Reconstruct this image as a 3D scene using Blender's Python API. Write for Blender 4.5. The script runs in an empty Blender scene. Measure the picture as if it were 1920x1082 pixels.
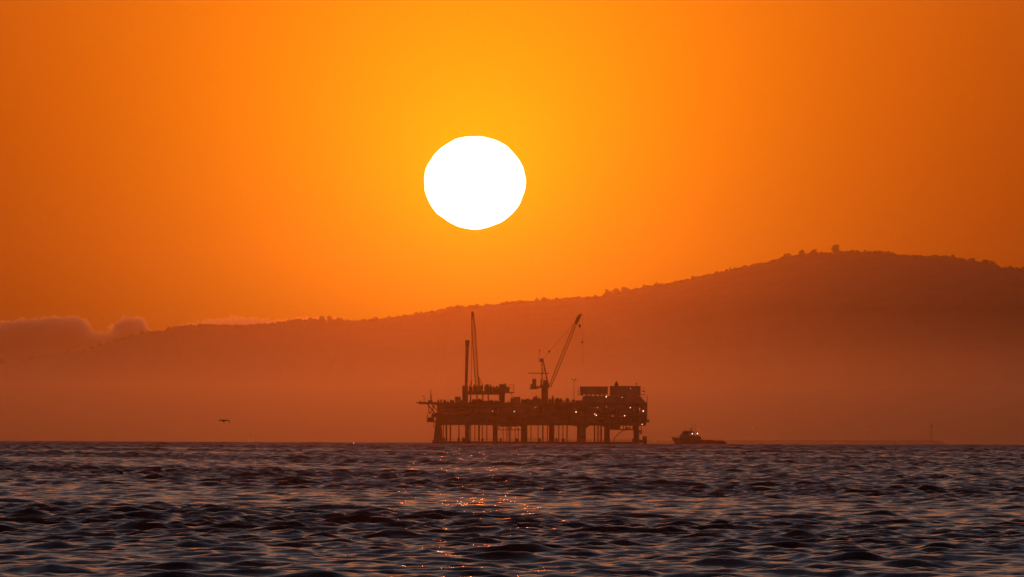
import bpy, bmesh, math, random
import numpy as np
from mathutils import Vector, Matrix, noise

SC = bpy.context.scene
COL = SC.collection
PI = math.pi
R = math.radians

# ------------------------------------------------------------------ camera
CAM_H = 4.0                      # eye height above the water
PIX = 4.87e-5                    # radians per pixel of the 1920 px wide photograph
ROLL = 0.0037
PITCH = 0.0131
EARTH = 7.43e6                   # earth radius with refraction
cam_d = bpy.data.cameras.new('camera')
cam_d.sensor_width = 36.0
cam_d.lens = 36.0 / (1920 * PIX)
cam_d.clip_start = 1.0
cam_d.clip_end = 300000.0
cam = bpy.data.objects.new('camera', cam_d)
COL.objects.link(cam)
_f = Vector((0, math.cos(PITCH), math.sin(PITCH)))
_u0 = Vector((0, -math.sin(PITCH), math.cos(PITCH)))
_r = Vector((1, 0, 0)) * math.cos(ROLL) + _u0 * math.sin(ROLL)
_u = _u0 * math.cos(ROLL) - Vector((1, 0, 0)) * math.sin(ROLL)
_m = Matrix((_r, _u, -_f)).transposed().to_4x4()
_m.translation = Vector((0, 0, CAM_H))
cam.matrix_world = _m
SC.camera = cam


def drop(d):                     # how far the sea surface falls below z = 0 at distance d
    return -d * d / (2 * EARTH)


def ang(px, py):
    dx = (px - 960) * PIX
    dy = (541 - py) * PIX
    return dx - ROLL * dy, PITCH + dy + ROLL * dx


def P(px, py, d):                # bearing and elevation of a photo point, at distance d
    a, e = ang(px, py)
    return Vector((d * a, d, CAM_H + d * e))


# ------------------------------------------------------------------ light
SUN_AZ, SUN_EL = ang(890.3, 342.5)
SUN_DIR = Vector((math.sin(SUN_AZ) * math.cos(SUN_EL), math.cos(SUN_AZ) * math.cos(SUN_EL), math.sin(SUN_EL)))
sun_d = bpy.data.lights.new('sun_lamp', 'SUN')
sun_d.energy = 0.0118
sun_d.angle = R(0.53)
sun_d.color = (1.0, 0.165, 0.01)
sun_o = bpy.data.objects.new('sun_lamp', sun_d)
sun_o.rotation_euler = SUN_DIR.to_track_quat('Z', 'Y').to_euler()
sun_o.location = (0, -50, 200)
COL.objects.link(sun_o)

W = bpy.data.worlds.new('World')
SC.world = W
W.use_nodes = True
nt = W.node_tree
for n in list(nt.nodes):
    nt.nodes.remove(n)


def mnode(nt, op, a, b=None, c=None):
    n = nt.nodes.new('ShaderNodeMath')
    n.operation = op
    for i, v in enumerate((a, b, c)):
        if v is None:
            continue
        if isinstance(v, (int, float)):
            n.inputs[i].default_value = v
        else:
            nt.links.new(v, n.inputs[i])
    return n.outputs[0]


tc = nt.nodes.new('ShaderNodeTexCoord')
nrm = nt.nodes.new('ShaderNodeVectorMath'); nrm.operation = 'NORMALIZE'
nt.links.new(tc.outputs['Generated'], nrm.inputs[0])
dist = nt.nodes.new('ShaderNodeVectorMath'); dist.operation = 'DISTANCE'
nt.links.new(nrm.outputs[0], dist.inputs[0])
dist.inputs[1].default_value = SUN_DIR
theta = dist.outputs['Value']
sep = nt.nodes.new('ShaderNodeSeparateXYZ')
nt.links.new(nrm.outputs[0], sep.inputs[0])
elev = mnode(nt, 'ADD', mnode(nt, 'MAXIMUM', sep.outputs[2], 0.0), 0.002)
sky = nt.nodes.new('ShaderNodeTexSky')
sky.sky_type = 'NISHITA'
sky.sun_disc = False
sky.sun_elevation = SUN_EL
sky.sun_rotation = SUN_AZ
sky.altitude = 0
sky.air_density = 1.0
sky.dust_density = 1.0
sky.ozone_density = 1.0
NISHITA = 0.09
AUREOLE = ((1.76, 0.038, 0.0140, 0.56, 0.060), (0.89, 0.0163, 0.0130, 0.152, 0.060), (0.0, 0.02, 0.03, 0.0, 0.16))
chan = []
for A, s, k, A2, s2 in AUREOLE:     # glow of dusty air round the sun, reddened by the long path near the horizon
    g1 = mnode(nt, 'MULTIPLY', mnode(nt, 'EXPONENT', mnode(nt, 'MULTIPLY', theta, -1.0 / s)), A)
    g2 = mnode(nt, 'MULTIPLY', mnode(nt, 'EXPONENT', mnode(nt, 'MULTIPLY', theta, -1.0 / s2)), A2)
    ext = mnode(nt, 'EXPONENT', mnode(nt, 'DIVIDE', -k, elev))
    chan.append(mnode(nt, 'MULTIPLY', mnode(nt, 'ADD', g1, g2), ext))
cmb = nt.nodes.new('ShaderNodeCombineColor')
for i in range(3):
    nt.links.new(chan[i], cmb.inputs[i])
# the blue and green of the clear sky also die away along the horizon
skc = nt.nodes.new('ShaderNodeSeparateColor')
nt.links.new(sky.outputs[0], skc.inputs[0])
lum = nt.nodes.new('ShaderNodeRGBToBW')
nt.links.new(sky.outputs[0], lum.inputs[0])
skb = nt.nodes.new('ShaderNodeCombineColor')
# (extinction, own colour, dusty mauve share)
for i, (k, own, dust) in enumerate(((0.112, 0.24, 0.54), (0.145, 0.32, 0.50), (0.250, 0.46, 0.92))):
    e2 = mnode(nt, 'EXPONENT', mnode(nt, 'DIVIDE', -k, elev))
    c2 = mnode(nt, 'MULTIPLY_ADD', lum.outputs[0], dust, mnode(nt, 'MULTIPLY', skc.outputs[i], own))
    nt.links.new(mnode(nt, 'MULTIPLY', c2, e2), skb.inputs[i])
bg1 = nt.nodes.new('ShaderNodeBackground')
nt.links.new(skb.outputs[0], bg1.inputs[0])
bg1.inputs[1].default_value = NISHITA
bg2 = nt.nodes.new('ShaderNodeBackground')
nt.links.new(cmb.outputs[0], bg2.inputs[0])
bg2.inputs[1].default_value = 1.0
add = nt.nodes.new('ShaderNodeAddShader')
nt.links.new(bg1.outputs[0], add.inputs[0])
nt.links.new(bg2.outputs[0], add.inputs[1])
wo = nt.nodes.new('ShaderNodeOutputWorld')
nt.links.new(add.outputs[0], wo.inputs[0])

SC.view_settings.view_transform = 'Standard'
SC.view_settings.look = 'None'
SC.view_settings.exposure = 0.0
SC.view_settings.gamma = 1.0
SC.render.film_transparent = False
cy = SC.cycles
cy.max_bounces = 9
cy.diffuse_bounces = 1
cy.glossy_bounces = 2
cy.transmission_bounces = 2
cy.volume_bounces = 7
cy.transparent_max_bounces = 12
cy.use_denoising = True
cy.sample_clamp_indirect = 4.0
cy.sample_clamp_direct = 0.0
cy.caustics_reflective = False
cy.caustics_refractive = False


# ------------------------------------------------------------------ materials
def mat(name, col, rough=0.7, metal=0.0, var=0.25, scale=1.0, coord='Object'):
    m = bpy.data.materials.new(name)
    m.use_nodes = True
    t = m.node_tree
    b = t.nodes['Principled BSDF']
    tx = t.nodes.new('ShaderNodeTexCoord')
    nz = t.nodes.new('ShaderNodeTexNoise')
    nz.inputs['Scale'].default_value = scale
    nz.inputs['Detail'].default_value = 5
    t.links.new(tx.outputs[coord], nz.inputs['Vector'])
    rp = t.nodes.new('ShaderNodeValToRGB')
    rp.color_ramp.elements[0].position = 0.3
    rp.color_ramp.elements[1].position = 0.7
    rp.color_ramp.elements[0].color = (*[c * (1 - var) for c in col], 1)
    rp.color_ramp.elements[1].color = (*[min(1, c * (1 + var)) for c in col], 1)
    t.links.new(nz.outputs['Fac'], rp.inputs[0])
    t.links.new(rp.outputs[0], b.inputs['Base Color'])
    b.inputs['Roughness'].default_value = rough
    b.inputs['Metallic'].default_value = metal
    return m


def emit(name, col, s):
    m = bpy.data.materials.new(name)
    m.use_nodes = True
    t = m.node_tree
    b = t.nodes['Principled BSDF']
    b.inputs['Base Color'].default_value = (0.3, 0.3, 0.3, 1)
    b.inputs['Emission Color'].default_value = (*col, 1)
    b.inputs['Emission Strength'].default_value = s
    m.cycles.emission_sampling = 'NONE'
    return m


M_STEEL = mat('painted_steel', (0.09, 0.085, 0.08), 0.6, 0.0, 0.3, 0.4)
M_LEG = mat('weathered_steel', (0.10, 0.085, 0.07), 0.7, 0.0, 0.4, 0.5)
M_WALL = mat('clad_wall', (0.13, 0.125, 0.12), 0.6, 0.0, 0.3, 0.2)
M_CRANE = mat('crane_paint', (0.16, 0.10, 0.04), 0.5, 0.0, 0.2, 0.5)
M_DARK = mat('dark_equipment', (0.06, 0.06, 0.06), 0.6, 0.0, 0.3, 0.7)
M_LAMP = emit('deck_lamp_glow', (1.0, 0.60, 0.34), 4.5)
M_LAMPDIM = emit('dim_lamp_glow', (1.0, 0.38, 0.20), 1.7)
M_RED = emit('red_lamp_glow', (1.0, 0.10, 0.05), 2.0)
M_HULL = mat('boat_hull_paint', (0.08, 0.07, 0.07), 0.4, 0.0, 0.15, 0.6)
M_HOUSE = mat('boat_house_paint', (0.20, 0.19, 0.18), 0.4, 0.0, 0.1, 0.6)
M_GLASS = mat('dark_window', (0.02, 0.02, 0.02), 0.08, 0.0, 0.1, 1.0)
M_ROCK = mat('rock_rubble', (0.16, 0.14, 0.12), 0.9, 0.0, 0.5, 0.4)
M_BIRD = mat('dark_feathers', (0.05, 0.045, 0.04), 0.8, 0.0, 0.3, 8.0)
M_BEAK = mat('beak_horn', (0.20, 0.13, 0.05), 0.5, 0.0, 0.1, 8.0)
M_SAIL = mat('sail_cloth', (0.5, 0.48, 0.44), 0.8, 0.0, 0.08, 0.6)
M_BARK = mat('bark', (0.09, 0.07, 0.05), 0.9, 0.0, 0.3, 1.0)
M_LEAF = mat('dark_leaves', (0.045, 0.06, 0.03), 0.8, 0.0, 0.5, 0.35)
M_HILL = mat('scrubby_slope', (0.055, 0.048, 0.022), 0.95, 0.0, 0.45, 0.012)
M_BUOY = mat('buoy_paint', (0.25, 0.06, 0.04), 0.5, 0.0, 0.1, 2.0)


# ------------------------------------------------------------------ mesh helpers
class MB:
    def __init__(self):
        self.v, self.f = [], []

    def box(self, x0, x1, y0, y1, z0, z1):
        b = len(self.v)
        self.v += [(x, y, z) for z in (z0, z1) for y in (y0, y1) for x in (x0, x1)]
        self.f += [tuple(b + i for i in q) for q in
                   ((0, 2, 3, 1), (4, 5, 7, 6), (0, 1, 5, 4), (2, 6, 7, 3), (0, 4, 6, 2), (1, 3, 7, 5))]
        return self

    def bar(self, p0, p1, r0, r1=None, n=6):
        r1 = r0 if r1 is None else r1
        p0, p1 = Vector(p0), Vector(p1)
        d = (p1 - p0)
        if d.length < 1e-6:
            return self
        d.normalize()
        a = d.orthogonal().normalized()
        c = d.cross(a)
        b = len(self.v)
        for p, r in ((p0, r0), (p1, r1)):
            for i in range(n):
                t = 2 * PI * i / n
                self.v.append(tuple(p + (a * math.cos(t) + c * math.sin(t)) * r))
        for i in range(n):
            j = (i + 1) % n
            self.f.append((b + i, b + j, b + n + j, b + n + i))
        self.f.append(tuple(b + i for i in reversed(range(n))))
        self.f.append(tuple(b + n + i for i in range(n)))
        return self

    def path(self, pts, r, n=6):
        for p, q in zip(pts[:-1], pts[1:]):
            self.bar(p, q, r, r, n)
        return self

    def prism(self, poly, y0, y1):           # polygon in x-z pulled through y
        b = len(self.v)
        n = len(poly)
        self.v += [(x, y0, z) for x, z in poly] + [(x, y1, z) for x, z in poly]
        for i in range(n):
            j = (i + 1) % n
            self.f.append((b + i, b + j, b + n + j, b + n + i))
        self.f.append(tuple(b + i for i in reversed(range(n))))
        self.f.append(tuple(b + n + i for i in range(n)))
        return self

    def ball(self, c, r, rings=5, seg=8, sz=1.0):
        b = len(self.v)
        self.v.append((c[0], c[1], c[2] - r * sz))
        for i in range(1, rings):
            t = -PI / 2 + PI * i / rings
            for j in range(seg):
                p = 2 * PI * j / seg
                self.v.append((c[0] + r * math.cos(t) * math.cos(p), c[1] + r * math.cos(t) * math.sin(p), c[2] + r * sz * math.sin(t)))
        self.v.append((c[0], c[1], c[2] + r * sz))
        top = len(self.v) - 1
        for j in range(seg):
            k = (j + 1) % seg
            self.f.append((b, b + 1 + k, b + 1 + j))
            for i in range(rings - 2):
                o = b + 1 + i * seg
                self.f.append((o + j, o + k, o + seg + k, o + seg + j))
            o = b + 1 + (rings - 2) * seg
            self.f.append((o + j, o + k, top))
        return self

    def rail(self, x0, x1, y, z, h=1.1, step=2.0, r=0.05):
        n = max(1, int(abs(x1 - x0) / step))
        for i in range(n + 1):
            x = x0 + (x1 - x0) * i / n
            self.bar((x, y, z), (x, y, z + h), r, r, 4)
        for k in (0.55, 1.0):
            self.bar((x0, y, z + h * k), (x1, y, z + h * k), r, r, 4)
        return self

    def mesh(self, name):
        me = bpy.data.meshes.new(name)
        me.from_pydata(self.v, [], self.f)
        me.update()
        bm = bmesh.new(); bm.from_mesh(me)
        bmesh.ops.recalc_face_normals(bm, faces=bm.faces)
        bm.to_mesh(me); bm.free()
        return me

    def build(self, name, material, parent=None, loc=(0, 0, 0)):
        me = self.mesh(name)
        me.materials.append(material)
        o = bpy.data.objects.new(name, me)
        o.location = loc
        COL.objects.link(o)
        if parent is not None:
            o.parent = parent
        return o


def tag(o, label=None, cat=None, group=None, kind=None):
    if label: o['label'] = label
    if cat: o['category'] = cat
    if group: o['group'] = group
    if kind: o['kind'] = kind
    return o


def thing(name, loc, label, cat, group=None, rz=0.0):
    o = bpy.data.objects.new(name, None)
    o.location = loc
    o.rotation_euler = (0, 0, rz)
    o.empty_display_size = 1
    COL.objects.link(o)
    return tag(o, label, cat, group)


def copy_thing(o, loc, label, group=None, scale=None, rz=None):
    c = o.copy()
    COL.objects.link(c)
    c.location = loc
    if scale is not None: c.scale = scale
    if rz is not None: c.rotation_euler = (0, 0, rz)
    tag(c, label, None, group)
    for ch in o.children:
        k = ch.copy(); COL.objects.link(k); k.parent = c
        for g in ch.children:
            q = g.copy(); COL.objects.link(q); q.parent = k
    return c


def grid_mesh(name, X, Y, Z, material, smooth=True):
    nr, nc = X.shape
    me = bpy.data.meshes.new(name)
    me.vertices.add(nr * nc)
    co = np.empty((nr * nc, 3), np.float32)
    co[:, 0] = X.ravel(); co[:, 1] = Y.ravel(); co[:, 2] = Z.ravel()
    me.vertices.foreach_set('co', co.ravel())
    i = np.arange((nr - 1) * (nc - 1), dtype=np.int32)
    a = (i // (nc - 1)) * nc + i % (nc - 1)
    q = np.stack([a, a + 1, a + nc + 1, a + nc], 1).astype(np.int32)
    me.loops.add(q.size)
    me.loops.foreach_set('vertex_index', q.ravel())
    me.polygons.add(len(q))
    me.polygons.foreach_set('loop_start', np.arange(0, q.size, 4, dtype=np.int32))
    me.update(calc_edges=True)
    if smooth:
        me.polygons.foreach_set('use_smooth', np.ones(len(q), dtype=bool))
    me.materials.append(material)
    o = bpy.data.objects.new(name, me)
    COL.objects.link(o)
    return o


# ------------------------------------------------------------------ sea
def sea_material():
    m = bpy.data.materials.new('sea_water')
    m.use_nodes = True
    t = m.node_tree
    b = t.nodes['Principled BSDF']
    b.inputs['Base Color'].default_value = (0.010, 0.006, 0.005, 1)
    b.inputs['Roughness'].default_value = 0.08
    b.inputs['IOR'].default_value = 1.333
    # capillary ripples: the surface normal wobbles with fine wind chop at two scales
    tx = t.nodes.new('ShaderNodeTexCoord')
    geo = t.nodes.new('ShaderNodeNewGeometry')
    acc = geo.outputs['Normal']
    for scale, amount, det, stretch in ((1.3, 0.14, 3.0, 1.0), (3.6, 0.15, 4.0, 0.13)):
        n1 = t.nodes.new('ShaderNodeTexNoise')
        n1.inputs['Scale'].default_value = scale
        n1.inputs['Detail'].default_value = det
        n1.inputs['Roughness'].default_value = 0.6
        mp = t.nodes.new('ShaderNodeMapping')
        mp.inputs['Scale'].default_value = (1.0, stretch, 1.0)
        t.links.new(tx.outputs['Object'], mp.inputs['Vector'])
        t.links.new(mp.outputs[0], n1.inputs['Vector'])
        sb = t.nodes.new('ShaderNodeVectorMath'); sb.operation = 'SUBTRACT'
        t.links.new(n1.outputs['Color'], sb.inputs[0]); sb.inputs[1].default_value = (0.5, 0.5, 0.5)
        ml = t.nodes.new('ShaderNodeVectorMath'); ml.operation = 'MULTIPLY'
        t.links.new(sb.outputs[0], ml.inputs[0]); ml.inputs[1].default_value = (amount, amount, 0.0)
        ad = t.nodes.new('ShaderNodeVectorMath'); ad.operation = 'ADD'
        t.links.new(acc, ad.inputs[0]); t.links.new(ml.outputs[0], ad.inputs[1])
        acc = ad.outputs[0]
    ch = t.nodes.new('ShaderNodeAttribute'); ch.attribute_name = 'chop'
    t.links.new(ch.outputs['Fac'], b.inputs['Roughness'])
    nm = t.nodes.new('ShaderNodeVectorMath'); nm.operation = 'NORMALIZE'
    t.links.new(acc, nm.inputs[0])
    t.links.new(nm.outputs[0], b.inputs['Normal'])
    return m


def build_sea():
    rng = np.random.default_rng(11)
    ds = [0.0]
    while ds[-1] < 16300:
        d = ds[-1]
        if d < 216: s = 6.0
        elif d < 282: s = 0.3
        elif d < 480: s = 0.16
        elif d < 850: s = 0.28
        elif d < 1400: s = 0.42
        else: s = 0.42 * (d / 1400.0) ** 0.95 if d < 9500 else 300.0
        ds.append(d + s)
    ds = np.array(ds, np.float64)
    half = 2.95
    a = np.concatenate([np.linspace(-11.4, -half - 0.3, 30), np.linspace(-half, half, 620), np.linspace(half + 0.3, 11.4, 30)])
    ta = np.tan(np.radians(a))
    D, T = np.meshgrid(ds, ta, indexing='ij')
    X0 = (T * (D + 180)).astype(np.float32)
    Y0 = D.astype(np.float32)
    step = np.gradient(ds)[:, None].astype(np.float32)
    stepx = (np.gradient(ta)[None, :] * (D + 180)).astype(np.float32)
    N = 130
    lam = np.exp(np.linspace(math.log(0.45), math.log(24), N)) * np.exp(rng.normal(0, 0.03, N))
    w = np.exp(-(np.log(lam / 2.2) / 0.95) ** 2) + 0.18 + 0.36 * (lam < 1.5)
    slope = w * np.where(lam > 12, 0.75, 1.0)
    slope *= math.sqrt(2 * 0.048) / math.sqrt((slope ** 2).sum())
    spread = np.where(lam > 3.5, 0.40, 0.80)
    phi = rng.normal(0.18, 1, N) * spread
    ph = rng.uniform(0, 2 * PI, N)
    # gusty patches: stretches of rougher and smoother water
    gust = np.ones_like(X0)
    for k in range(9):
        lx, ly = rng.uniform(18, 60), rng.uniform(60, 260)
        gust += 0.16 * np.sin(X0 / lx * 2 + Y0 / ly * 2 + rng.uniform(0, 6)).astype(np.float32) * rng.choice([-1, 1])
    gust = np.clip(gust, 0.62, 1.5).astype(np.float32)
    # far out the mesh is too coarse for the shortest waves: the longer ones take over their share of the slope
    cover = sum((slope[i] * np.clip((lam[i] / np.maximum(step, 0.1) - 2.0) / 2.0, 0, 1)) ** 2 for i in range(N)) / (slope ** 2).sum()
    gain = np.clip(1.0 / np.sqrt(np.maximum(cover, 0.05)), 1.0, 1.9).astype(np.float32)
    Z = np.zeros_like(X0); DX = np.zeros_like(X0); DY = np.zeros_like(X0)
    for i in range(N):
        k = 2 * PI / lam[i]
        kx, ky = k * math.sin(phi[i]), -k * math.cos(phi[i])
        amp = slope[i] / k
        fade = np.clip((lam[i] / np.maximum(step, 0.1) - 2.0) / 2.0, 0, 1)
        fx = np.clip((lam[i] / max(abs(math.sin(phi[i])), 0.1) / np.abs(stepx) - 2.0) / 2.0, 0, 1)
        A = (amp * fade * fx * gain).astype(np.float32)
        if lam[i] < 9:
            A = A * gust
        p = (np.float32(kx) * X0 + np.float32(ky) * Y0 + np.float32(ph[i]))
        Z += A * np.sin(p)
        c = A * np.cos(p) * np.float32(0.95)
        DX += c * np.float32(kx / k)
        DY += c * np.float32(ky / k)
    X = X0 + DX
    Y = Y0 + DY
    Z = Z - (X0.astype(np.float64) ** 2 + D ** 2) / (2 * EARTH)
    o = grid_mesh('sea', X, Y, Z, sea_material())
    # waves too short for the mesh are left to the gloss of the surface
    miss = 0.048 * np.clip(1.0 - cover * gain ** 2, 0.0, 1.0)
    rough = np.sqrt(np.sqrt(0.0150 ** 2 + 0.45 * miss)).astype(np.float32)
    at_ = o.data.attributes.new('chop', 'FLOAT', 'POINT')
    at_.data.foreach_set('value', np.ascontiguousarray(np.broadcast_to(rough, X0.shape)).ravel().astype(np.float32))
    tag(o, kind='structure')


build_sea()

# ------------------------------------------------------------------ the far hill
RIDGE = [(-2400, 800), (-900, 770), (-400, 735), (-150, 705), (0, 682), (60, 674), (109, 668), (164, 658), (219, 640), (273, 625.6),
         (313, 622.7), (328, 615.5), (383, 611.5), (437, 613), (518, 609.5), (547, 604), (583, 603), (616, 602), (645, 603),
         (656, 605.6), (702, 602), (728, 600), (765, 593.5), (783, 590.5), (830, 584.2), (848, 578.5), (881, 577), (925, 575),
         (947, 569.7), (980, 567.5), (1020, 565.5), (1056, 564), (1080, 561), (1100, 561), (1126, 559), (1150, 552), (1181, 547.5), (1207, 541.5),
         (1245, 535.5), (1305, 523.5), (1352, 512.5), (1390, 503.5), (1437, 494.5), (1467, 486), (1514, 479), (1561, 476.5),
         (1580, 474), (1613, 475.5), (1664, 477), (1681, 481), (1741, 483), (1788, 485.5), (1813, 491), (1843, 495), (1869, 499),
         (1876, 505), (1920, 506.5), (2050, 512), (2300, 500), (2900, 540), (3600, 600), (4400, 640)]
RD = 19500.0                     # distance of the ridge
_rx = np.array([p[0] for p in RIDGE], float)
_ry = np.array([p[1] for p in RIDGE], float)


def ridge_z(px):
    return P(px, float(np.interp(px, _rx, _ry)), RD).z


def build_hill():
    xs = np.concatenate([np.linspace(-3050, -1120, 70), np.arange(-1110, 1111, 2.0), np.linspace(1120, 3050, 70)])
    t = np.concatenate([np.linspace(0, 0.9, 60), np.linspace(0.91, 1.0, 16), np.linspace(1.02, 1.3, 14)])
    Z = np.zeros((len(t), len(xs))); X = np.zeros_like(Z); Y = np.zeros_like(Z)
    top = np.array([ridge_z(960 + x / (RD * PIX)) for x in xs])
    fine = np.array([noise.fractal(Vector((x * 0.035, 3.1, 0.0)), 0.8, 2.1, 5) * 2.6 for x in xs])
    for j, tt in enumerate(t):
        d = 14500 + 5000 * tt
        base = drop(d) - 4
        prof = tt ** 1.25 if tt <= 1 else 1 - ((tt - 1) / 0.3) ** 1.2 * 0.9
        gul = np.array([noise.fractal(Vector((x * 0.0022 + 0.0006 * d, d * 0.0011, 7.7)), 0.9, 2.0, 6) for x in xs])
        X[j] = xs * (d / RD) ** 0.0
        Y[j] = d
        Z[j] = base + (top - drop(RD) + 4) * prof * (1 + 0.16 * gul * (1 - min(1, tt)) * 2) + fine * min(1, tt * 2)
    # nothing in front may rise above the ridge as seen from the water
    o = grid_mesh('hills', X, Y, Z, M_HILL, True)
    tag(o, kind='structure')


build_hill()

# trees along the ridge ---------------------------------------------------
def tree_proto(seed, w, h, label, kind):
    rnd = random.Random(seed)
    root = thing('ridge_tree', (0, 0, 0), label, 'tree', 'trees along the ridge')
    tr = MB()
    th = h * (0.5 if kind != 'tall' else 0.6)
    tr.bar((0, 0, -2.5), (0.2, 0, th), 0.035 * h, 0.015 * h, 6)
    for k in range(4):
        an = rnd.uniform(0, 2 * PI)
        tr.bar((0.1, 0, th * rnd.uniform(0.5, 0.9)), (math.cos(an) * w * 0.28, math.sin(an) * w * 0.28, h * rnd.uniform(0.5, 0.8)), 0.012 * h, 0.005 * h, 5)
    tr.build('trunk', M_BARK, root)
    cr = MB()
    nclump = {'round': 26, 'wide': 26, 'tall': 26, 'shrub': 16}[kind]
    for k in range(nclump):
        while True:
            p = Vector((rnd.uniform(-1, 1), rnd.uniform(-1, 1), rnd.uniform(-1, 1)))
            if p.length < 1: break
        zc = {'round': 0.50, 'wide': 0.46, 'tall': 0.50, 'shrub': 0.36}[kind]
        zs = {'round': 0.42, 'wide': 0.38, 'tall': 0.46, 'shrub': 0.42}[kind]
        c = Vector((p.x * w * 0.38, p.y * w * 0.38, h * (zc + p.z * zs)))
        r = w * rnd.uniform(0.09, 0.17)
        b0 = len(cr.v)
        cr.ball(c, r, 5, 8, 0.75)
        for i in range(b0, len(cr.v)):
            v = Vector(cr.v[i])
            cr.v[i] = tuple(c + (v - c) * rnd.uniform(0.75, 1.3))
        for q in range(22):                       # sprays of leaves sticking out of the clump
            dv = Vector((rnd.gauss(0, 1), rnd.gauss(0, 1), rnd.gauss(0, 0.8))).normalized()
            e = c + dv * r * rnd.uniform(0.9, 1.5)
            s = r * rnd.uniform(0.2, 0.4)
            u = dv.orthogonal().normalized() * s
            vv = Vector((rnd.uniform(-1, 1), rnd.uniform(-1, 1), rnd.uniform(-1, 1))) * s
            bb = len(cr.v)
            cr.v += [tuple(e + u), tuple(e - u), tuple(e + vv + dv * s)]
            cr.f.append((bb, bb + 1, bb + 2))
    cr.build('crown', M_LEAF, root)
    return root


KINDS = {}
SEEN = [  # px, width px, height px above the ridge line, kind, label
    (1476, 15, 10, 'round', 'first rounded tree from the left on the climb to the summit'),
    (1503, 13, 12, 'round', 'rounded ridge tree standing alone between two others left of the summit'),
    (1525, 14, 13, 'wide', 'broad ridge tree just left of the tallest summit tree'),
    (1540, 9, 7, 'shrub', 'low bush in the dip beside the tallest summit tree'),
    (1567, 15, 16, 'tall', 'tallest tree, a dark block on the summit of the hill'),
    (1590, 10, 6, 'shrub', 'low bush just right of the tallest summit tree'),
    (1610, 11, 6, 'shrub', 'small bush on the flat summit right of the tallest tree'),
    (1650, 16, 7, 'wide', 'spreading low tree on the flat summit halfway to the right'),
    (1664, 12, 6, 'round', 'small tree touching the spreading low tree on the flat summit'),
    (1700, 9, 5, 'shrub', 'single low bush on the flat ridge right of the summit'),
    (1752, 8, 5, 'shrub', 'single low bush on the right ridge before its last clump'),
    (1786, 10, 6, 'shrub', 'low bush at the start of the descent on the right ridge'),
    (1822, 16, 10, 'wide', 'broad tree opening the last clump on the right ridge'),
    (1848, 14, 9, 'round', 'middle tree of the last clump on the right ridge'),
    (1860, 14, 10, 'wide', 'rightmost tree of the last clump, above the step in the ridge'),
    (1140, 15, 13, 'wide', 'leftmost tree of the clump on the ridge above the crane tip'),
    (1155, 14, 11, 'round', 'middle tree of the clump on the ridge above the crane tip'),
    (1171, 14, 11, 'round', 'rightmost tree of the clump on the ridge above the crane tip'),
    (1190, 9, 6, 'shrub', 'low bush just right of the tree clump above the crane tip'),
    (1209, 12, 8, 'wide', 'leaning wide tree on the slope right of the crane tip clump'),
    (1231, 6, 8, 'tall', 'thin upright tree on the rising ridge, alone on its slope'),
    (1306, 8, 4, 'shrub', 'tiny bush halfway up the rising ridge'),
    (1352, 8, 4, 'shrub', 'tiny bush where the rising ridge has a small step'),
    (1369, 4, 7, 'tall', 'thin spindly tree above the small step in the rising ridge'),
    (560, 12, 7, 'wide', 'first dark tree of the row beside the bright thin cloud'),
    (583, 12, 7, 'round', 'second dark tree of the row in front of the bright thin cloud'),
    (604, 11, 9, 'tall', 'pointed tree in the row in front of the bright thin cloud'),
    (618, 11, 9, 'tall', 'twin pointed tree of the row in front of the bright thin cloud'),
    (637, 12, 7, 'round', 'rounded tree closing the row in front of the bright thin cloud'),
    (650, 8, 4, 'shrub', 'low bush at the right end of the tree row by the cloud'),
    (669, 7, 4, 'shrub', 'low bush in the notch right of the tree row by the cloud'),
    (704, 9, 4, 'shrub', 'low bush on the left ridge, alone past the cloud'),
    (742, 9, 4, 'wide', 'low spreading tree on the ridge left of the sun'),
    (849, 10, 4, 'wide', 'low spreading tree on the ridge below the left of the sun'),
    (886, 10, 3, 'shrub', 'low bush on the ridge right above the upright crane boom'),
    (941, 9, 4, 'shrub', 'low bush on the ridge right of the upright crane boom'),
    (980, 9, 4, 'wide', 'low spreading tree on the ridge between the two crane booms'),
    (1004, 7, 3, 'shrub', 'tiny bush on the ridge between the two crane booms'),
    (1068, 8, 4, 'shrub', 'tiny bush on the ridge just left of the leaning crane tip'),
]
MPP = RD * PIX
for i, (px, w, h, kind, label) in enumerate(SEEN):
    key = (kind, i % 2)
    loc = Vector(((px - 960) * MPP, RD - 6, ridge_z(px) - 0.8))
    loc.x = P(px, 500, RD).x
    if key not in KINDS:
        pr = tree_proto(100 + i, 12.0, 12.0, label, kind)
        pr.location = loc
        KINDS[key] = pr
        o = pr
    else:
        o = copy_thing(KINDS[key], loc, label, 'trees along the ridge')
    o.rotation_euler = (0, 0, i * 1.7)
    o.scale = (w * MPP / 11.0, w * MPP / 11.0, (h + 1.5) * MPP / 11.5)

rnd = random.Random(5)
sc_ = MB()
px = -40
while px < 1960:                                   # low scrub that roughens the skyline; no single bush can be told apart
    s = rnd.choice((1, 1, 1.3, 1.8)) * rnd.uniform(1.0, 2.8)
    c = Vector((P(px, 500, RD).x, RD + rnd.uniform(-25, 5), ridge_z(px) + s * 0.2))
    b0 = len(sc_.v)
    sc_.ball(c, s, 4, 6, rnd.uniform(0.6, 1.3))
    for i in range(b0, len(sc_.v)):
        v = Vector(sc_.v[i])
        sc_.v[i] = tuple(c + (v - c) * rnd.uniform(0.7, 1.35))
    px += rnd.uniform(0.5, 2.2)
tag(sc_.build('ridge_scrub', M_LEAF), 'low scrub roughening the skyline all along the hill', 'scrub', None, 'stuff')

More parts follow.
